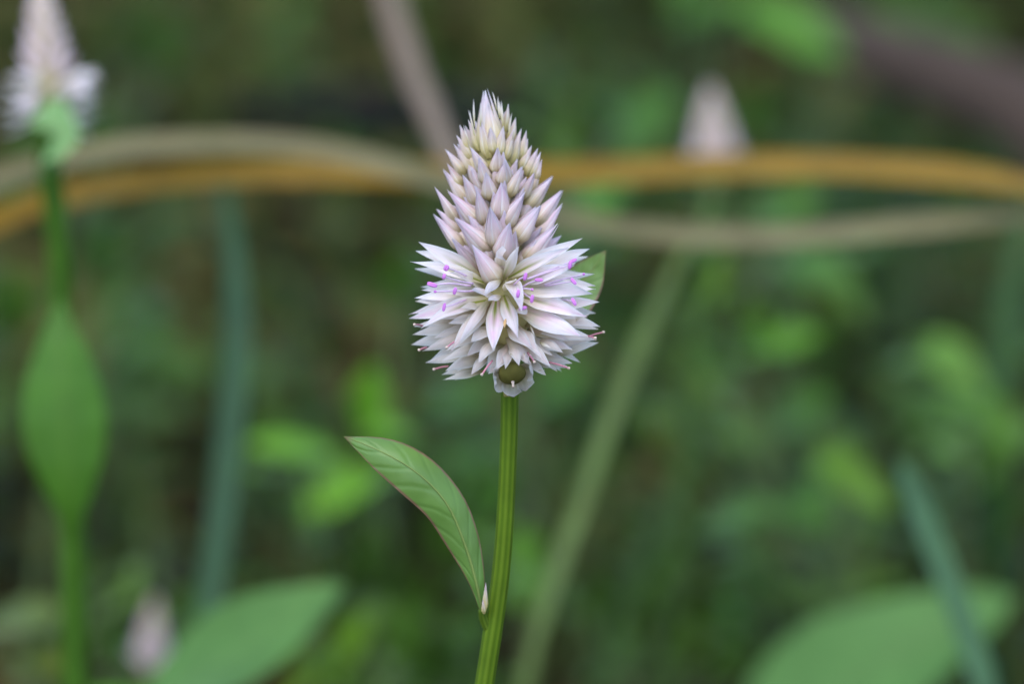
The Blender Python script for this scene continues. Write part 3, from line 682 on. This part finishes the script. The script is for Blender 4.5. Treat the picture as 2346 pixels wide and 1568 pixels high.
stick('fallen_branch', 'dark thin branch lying on the litter behind the grey stalk', 'branch',
      [P(520, 262, 2.3), P(800, 255, 2.3), P(1060, 265, 2.3), P(1350, 240, 2.35)], [.008, .014, .014, .008], (0.012, 0.011, 0.011))

# ------------------------------------------------------------------ weeds whose leaves can be told apart
def leafy(name, label, cat, rootp, leaves, group=None, stemcol=(0.07, 0.11, 0.03)):
    """leaves: (u, v centre, length px, width px, angle deg (0 right, 90 up), depth, colour, facing-up amount)"""
    o = thing(name, label, cat, rootp, group)
    cs = [P(l[0], l[1], l[5]) for l in leaves]
    top = max(cs, key=lambda p: p.z)
    hub = [rootp - V((0, 0, .01)), lerp(rootp, top, 0.35) + V((0.006, 0, 0.01)), lerp(rootp, top, 0.7), lerp(rootp, top, 0.97)]
    tube(MB(), hub, [.0028, .0024, .0018, .001], seg=8, n=18).build('stem', M_STEM, o, stemcol)
    line = spline(hub, 24)
    more = []
    for l in leaves:                                  # smaller leaves of the same shoot
        if l[2] > 260: more.append(l); continue
        more.append((l[0], l[1], l[2] * .86, l[3] * .9, *l[4:]))
        for q in range(2):
            a_ = random.uniform(0, 6.283); c_ = random.uniform(.35, 1.25)
            more.append((l[0] + math.cos(a_) * random.uniform(60, 130), l[1] + math.sin(a_) * random.uniform(50, 110), l[2] * random.uniform(.4, .6), l[3] * random.uniform(.4, .6), random.uniform(0, 360), l[5] + random.uniform(-.06, .1), tuple(x * c_ for x in l[6]), random.uniform(.3, 1.)))
    for (u, v, L, W_, ang, d, col, fu) in more:
        k = px(d); dx, dy = math.cos(R_(ang)) * L / 2, -math.sin(R_(ang)) * L / 2
        B = P(u - dx, v - dy, d + 0.01); T = P(u + dx, v + dy, d - 0.012); C = P(u, v, d - 0.006)
        n = (-FWD + UPV * fu).normalized()
        mb = MB(); ribbon(mb, [B, C, T], W_ * k, n, 0.3, prof=f_broad if W_ > 0.4 * L else f_leaf, ns=14, nc=6, ripple=0.03, seed=u, fold=0.12)
        lf = mb.build('leaf', M_LEAF, o, gr(col))
        h = min(line, key=lambda p: (p - B).length + max(0, p.z - B.z) * 2)
        if (h - B).length > 0.004:
            tube(MB(), [h, lerp(h, B, .5) + V((0, 0, .004)), B], [.0009, .0008, .0007], seg=6, n=8).build('petiole', M_STEM, lf, stemcol)
    return o
BR = (0.085, 0.20, 0.035); YG = (0.11, 0.19, 0.025); TL = (0.06, 0.135, 0.065); MD = (0.05, 0.105, 0.028); DK = (0.03, 0.07, 0.022); PALE = (0.13, 0.25, 0.10); SOFT = (0.085, 0.16, 0.07)
leafy('broad_leaf_weed', 'large smooth pale green leaf below the young flower head', 'plant', gp(500, 1900, 1.3),
      [(560, 1490, 560, 250, 32, 1.06, (0.098, 0.190, 0.16), 0.9), (330, 1660, 300, 160, 150, 1.07, BR, .9)])
leafy('broad_leaf_weed', 'large pale green leaf under the slanting teal blade', 'plant', gp(2060, 1900, 1.55),
      [(2010, 1535, 720, 340, 28, 1.24, (0.100, 0.195, 0.17), 0.9), (1930, 1355, 300, 90, 10, 1.42, (0.10, 0.20, 0.035), .8), (2280, 1700, 300, 150, -30, 1.26, BR, .9)])
leafy('leafy_weed', 'bright yellow green weed with a level leaf beside the teal blade', 'plant', gp(800, 1700, 1.35),
      [(665, 1030, 240, 100, 175, 1.3, (0.14, 0.29, 0.08), .9), (845, 920, 210, 120, 80, 1.32, (0.12, 0.26, 0.05), .7), (775, 1130, 210, 140, 215, 1.28, (0.13, 0.27, 0.04), .9), (930, 1070, 190, 90, 20, 1.36, MD, .6),
       (720, 1180, 160, 90, 250, 1.4, MD, .4), (850, 1270, 220, 90, 80, 1.4, MD, .4), (915, 630, 150, 70, 90, 1.5, (0.06, 0.14, 0.03), .3)])
leafy('leafy_weed', 'green weed clump below the leaf of the white flower', 'plant', gp(880, 1750, 1.4),
      [(800, 1480, 230, 110, 60, 1.28, (0.13, 0.23, 0.03), .8), (930, 1470, 210, 80, 95, 1.35, (0.07, 0.15, 0.03), .4), (1010, 1500, 180, 80, 100, 1.45, MD, .4), (770, 1560, 200, 110, 140, 1.3, YG, .7), (900, 1330, 180, 80, 110, 1.5, MD, .4)])
leafy('leafy_weed', 'teal green weed just behind the main stem', 'plant', gp(1120, 1750, 1.5),
      [(1060, 920, 200, 110, 10, 1.5, TL, .8), (1280, 880, 190, 130, 40, 1.5, (0.065, 0.15, 0.055), .8), (1130, 1130, 190, 110, 70, 1.5, TL, .6), (1215, 1290, 220, 140, 120, 1.3, (0.12, 0.24, 0.06), 1.), (1030, 1230, 180, 90, 100, 1.5, MD, .5), (1090, 1030, 160, 80, 160, 1.6, MD, .5)])
leafy('leafy_weed', 'weed with bright leaf tops beside the narrow upper bud tips', 'plant', gp(1330, 1000, 1.7),
      [(1285, 325, 120, 80, 70, 1.6, (0.09, 0.18, 0.025), .6), (1340, 500, 170, 130, 20, 1.55, (0.09, 0.21, 0.065), .9), (1480, 265, 210, 130, 30, 1.75, (0.06, 0.14, 0.05), .7), (1240, 210, 150, 80, 100, 1.9, (0.03, 0.085, 0.045), .4), (1310, 250, 130, 50, 95, 1.8, (0.09, 0.13, 0.05), .4)])
leafy('leafy_weed', 'weed holding a large bright leaf against the dark branch', 'plant', gp(1800, 600, 2.1),
      [(1820, 70, 270, 130, -28, 1.95, (0.085, 0.20, 0.06), .9), (1620, 15, 190, 100, 20, 2.0, (0.065, 0.15, 0.04), .7), (1720, 250, 170, 80, 70, 2.0, (0.045, 0.11, 0.03), .5), (2040, 40, 200, 100, 10, 2.3, MD, .5), (2170, 60, 220, 100, -10, 2.3, MD, .5)])
leafy('leafy_weed', 'weed with leaves above and below the grey grass blade', 'plant', gp(1800, 1200, 1.6),
      [(1810, 480, 200, 120, 25, 1.5, (0.075, 0.165, 0.045), .8), (1880, 625, 210, 130, -20, 1.45, TL, .9), (1620, 650, 180, 110, 60, 1.4, YG, .6), (1640, 430, 150, 90, 120, 1.6, (0.03, 0.075, 0.045), .4), (1950, 690, 170, 70, -60, 1.5, MD, .4)])
leafy('leafy_weed', 'green weed with bright top leaf beside the wide slanting blade', 'plant', gp(1720, 1500, 1.5),
      [(1790, 790, 220, 110, 15, 1.36, (0.11, 0.24, 0.05), .9), (1640, 850, 190, 80, 160, 1.42, (0.07, 0.14, 0.03), .6), (1600, 900, 160, 80, 230, 1.45, (0.085, 0.13, 0.03), .5), (1840, 950, 200, 120, 30, 1.45, (0.065, 0.145, 0.06), .8), (1580, 1010, 160, 90, 80, 1.5, (0.075, 0.13, 0.02), .5), (1720, 1010, 180, 100, -30, 1.5, SOFT, .6)])
leafy('leafy_weed', 'pale leaved weed above the teal slanting blade', 'plant', gp(2230, 1500, 1.45),
      [(2180, 840, 230, 130, -42, 1.38, (0.105, 0.20, 0.085), 1.), (2270, 960, 210, 120, -60, 1.4, (0.075, 0.17, 0.03), .7), (2260, 1070, 170, 120, 60, 1.4, SOFT, .8), (2310, 1150, 150, 80, 100, 1.45, MD, .5), (2130, 960, 160, 70, 200, 1.5, MD, .5), (2310, 760, 180, 70, 80, 1.5, MD, .3)])
leafy('leafy_weed', 'weed with yellowish leaf pointing down towards the teal blade', 'plant', gp(1900, 1750, 1.4),
      [(1960, 1110, 260, 100, -38, 1.34, (0.09, 0.17, 0.03), .7), (1690, 1190, 220, 120, 20, 1.36, (0.065, 0.14, 0.085), 1.), (1850, 1180, 190, 110, -10, 1.38, (0.06, 0.155, 0.05), .8), (1740, 1280, 170, 90, 120, 1.42, TL, .6), (1980, 1230, 160, 90, 250, 1.45, (0.05, 0.10, 0.015), .5), (1870, 1030, 170, 80, 150, 1.5, MD, .6)])
leafy('leafy_weed', 'dim green weed at the foot of the wide slanting blade', 'plant', gp(1480, 1800, 1.5),
      [(1490, 1330, 210, 110, 60, 1.42, (0.06, 0.12, 0.045), .6), (1560, 1440, 210, 80, 110, 1.4, YG, .5), (1430, 1490, 200, 100, 30, 1.45, (0.06, 0.12, 0.06), .7), (1640, 1370, 170, 80, 80, 1.5, MD, .5), (1370, 1390, 170, 80, 110, 1.5, MD, .4), (1730, 1420, 160, 90, 150, 1.45, (0.055, 0.11, 0.06), .7), (1670, 1520, 170, 100, 30, 1.4, MD, .6)])
leafy('leafy_weed', 'dark green weed between the flower stem and teal blade', 'plant', gp(350, 1500, 1.7),
      [(330, 770, 200, 120, 40, 1.6, (0.05, 0.115, 0.045), .8), (240, 570, 200, 100, 70, 1.7, (0.03, 0.08, 0.035), .5), (420, 840, 190, 100, -20, 1.65, MD, .6), (330, 940, 260, 90, -10, 1.6, (0.045, 0.085, 0.05), .7), (280, 830, 170, 80, 120, 1.7, MD, .5), (400, 500, 170, 70, 10, 1.8, (0.03, 0.075, 0.035), .5)])
leafy('leafy_weed', 'dark weed behind the upright leaf of the blurred flower', 'plant', gp(30, 1500, 1.7),
      [(60, 380, 190, 100, 40, 1.7, (0.05, 0.12, 0.045), .6), (200, 300, 160, 80, 80, 1.75, (0.035, 0.09, 0.035), .4), (30, 680, 190, 90, 100, 1.6, MD, .4), (15, 870, 160, 90, 70, 1.6, (0.06, 0.08, 0.045), .6), (370, 90, 190, 90, 80, 2.2, (0.03, 0.08, 0.03), .5), (240, 720, 150, 80, 60, 1.6, TL, .6)])
leafy('leafy_weed', 'low greyish green weed beside the blurred flower stem', 'plant', gp(100, 1900, 1.35),
      [(60, 1420, 220, 130, 10, 1.25, (0.10, 0.125, 0.075), 1.), (110, 1520, 170, 90, -30, 1.25, (0.12, 0.14, 0.04), .8), (285, 1375, 130, 70, 30, 1.3, YG, .7), (420, 1400, 160, 80, 60, 1.35, MD, .6), (270, 1480, 140, 70, 160, 1.3, MD, .6)])

# filler weeds, copies of a few kinds
def weed_parts(o, rootp, h, nl, L, col, lean_, tpl):
    top = rootp + V((lean_[0] * h, lean_[1] * h, h))
    tube(MB(), [rootp - V((0, 0, .01)), lerp(rootp, top, .5) + V((lean_[0] * -.1 * h, 0, 0)), top], [.002, .0016, .0008], seg=6, n=8).build('stem', M_STEM, o, (0.06, 0.09, 0.025))
    for i in range(nl):
        f = 0.25 + 0.75 * (i + 0.5) / nl; az = i * 2.2 + random.uniform(-.4, .4)
        p = lerp(rootp, top, f); d = V((math.cos(az), math.sin(az), random.uniform(0.1, 0.8) + (0.6 if i == nl - 1 else 0)))
        c = random.uniform(.7, 1.3)
        place('leaf', tpl, o, frame(p, d, V((0, 0, 1)) + V((random.uniform(-.2, .2), -.25, 0)), L * random.uniform(.7, 1.15)), tuple(x * 0.95 for x in gr((col[0] * c, col[1] * c, col[2] * c))))
kinds = [('green weed with small pointed leaves among the litter', 'pointed weeds', DK, 0.065, 0), ('green weed with drooping leaves among the litter', 'drooping green weeds', MD, 0.075, 1),
         ('teal weed with rounded leaves among the litter', 'rounded teal weeds', (0.04, 0.085, 0.045), 0.06, 2)]
count = 0
for i in range(700):
    if count >= 76: break
    d = random.uniform(1.4, 2.9); u = random.uniform(-250, 2600); p = P(u, 784, d); q = ground_at(p.x, p.y)
    if u < 1250 and d > 2.1 and random.random() < 0.75: continue
    if u < 1150 and random.random() < 0.25: continue
    lab, grp, col, L, ti = kinds[random.choice((0, 0, 1, 2))]
    bright = random.choice((.2, .28, .5, .9, 1.35))
    tone = 'very dark' if bright < .3 else 'dim' if bright < .8 else 'bright'
    o = thing('wild_weed', tone + ' ' + lab, 'plant', q, tone + ' ' + grp)
    weed_parts(o, q, random.uniform(.06, .2), random.randint(9, 13), L * random.uniform(.38, .62), tuple(x * bright for x in col), (random.uniform(-.3, .3), random.uniform(-.3, .3)), T_LEAVES[ti]); count += 1

# ------------------------------------------------------------------ ground cover and litter (uncountable)
def scatter(name, label, cat, mat, color, n, area, Lr, up, zr, keep, prof, seed, curl=0.3):
    rnd = random.Random(seed); mb = MB()
    x0, x1, y0, y1 = area
    for i in range(n):
        x, y = rnd.uniform(x0, x1), rnd.uniform(y0, y1)
        if not keep(x, y, rnd): continue
        L = rnd.uniform(*Lr); az = rnd.uniform(0, 6.283); el = rnd.uniform(*up)
        d = V((math.cos(az) * math.cos(el), math.sin(az) * math.cos(el), math.sin(el)))
        B = ground_at(x, y) + V((0, 0, rnd.uniform(*zr)))
        nrm = V((rnd.uniform(-.4, .4), rnd.uniform(-.4, .4), 1))
        ribbon(mb, [B, B + d * L * .5 + V((0, 0, L * curl * .3)), B + d * L - V((0, 0, L * curl * .2))], L * rnd.uniform(.3, .5), nrm, 0.4, prof=prof, ns=4, nc=2)
    o = mb.build(name, mat, None, color); o['kind'] = 'stuff'; tag(o, label, cat); return o
scatter('ground_cover', 'dense low green leaves covering the ground', 'ground cover', M_COVER, (0.038, 0.070, 0.010), 5200, (-1.3, 1.3, 0.2, 3.6), (.025, .06), (0.0, 0.9), (0.0, 0.09),
        lambda x, y, r: r.random() < max(0.04, min(1.0, 0.05 + 0.9 * x + 2.6 * noise.noise(V((x * 5, y * 2.6, 0))))), f_broad, 3)
scatter('leaf_litter', 'brown fallen leaves lying over the soil', 'leaf litter', M_LITTER, (0.062, 0.045, 0.014), 3800, (-1.6, 1.6, 0.0, 4.2), (.03, .08), (-0.05, 0.25), (0.0, 0.02),
        lambda x, y, r: True, f_leaf, 5)
scatter('dry_straw', 'tan dry straw and dead grass scattered over the open soil', 'straw', M_LITTER, (0.080, 0.066, 0.024), 1800, (-1.5, 0.6, 1.1, 4.4), (.04, .12), (0.0, 0.45), (0.0, 0.03),
        lambda x, y, r: r.random() < min(1.0, max(0.05, 0.75 - 1.6 * x)), f_leaf, 11)
# thin grass standing through it all
rnd = random.Random(21); mb = MB()
for i in range(420):
    x = rnd.uniform(-0.9, 0.9); y = rnd.uniform(0.55, 2.6); B = ground_at(x, y); L = rnd.uniform(.10, .24); az = rnd.uniform(0, 6.283); le = rnd.uniform(.05, .55)
    d = V((math.cos(az) * le, math.sin(az) * le, 1)).normalized()
    ribbon(mb, [B - V((0, 0, .004)), B + d * L * .5, B + d * L + V((math.cos(az), math.sin(az), -.4)) * (L * le * .5)], rnd.uniform(.0025, .0055), V((rnd.uniform(-1, 1), -1, .3)), 0.3, prof=f_blade, ns=6, nc=2)
o = mb.build('grass', M_COVER, None, (0.050, 0.080, 0.014)); o['kind'] = 'stuff'; tag(o, 'thin green grass blades standing among the weeds', 'grass')
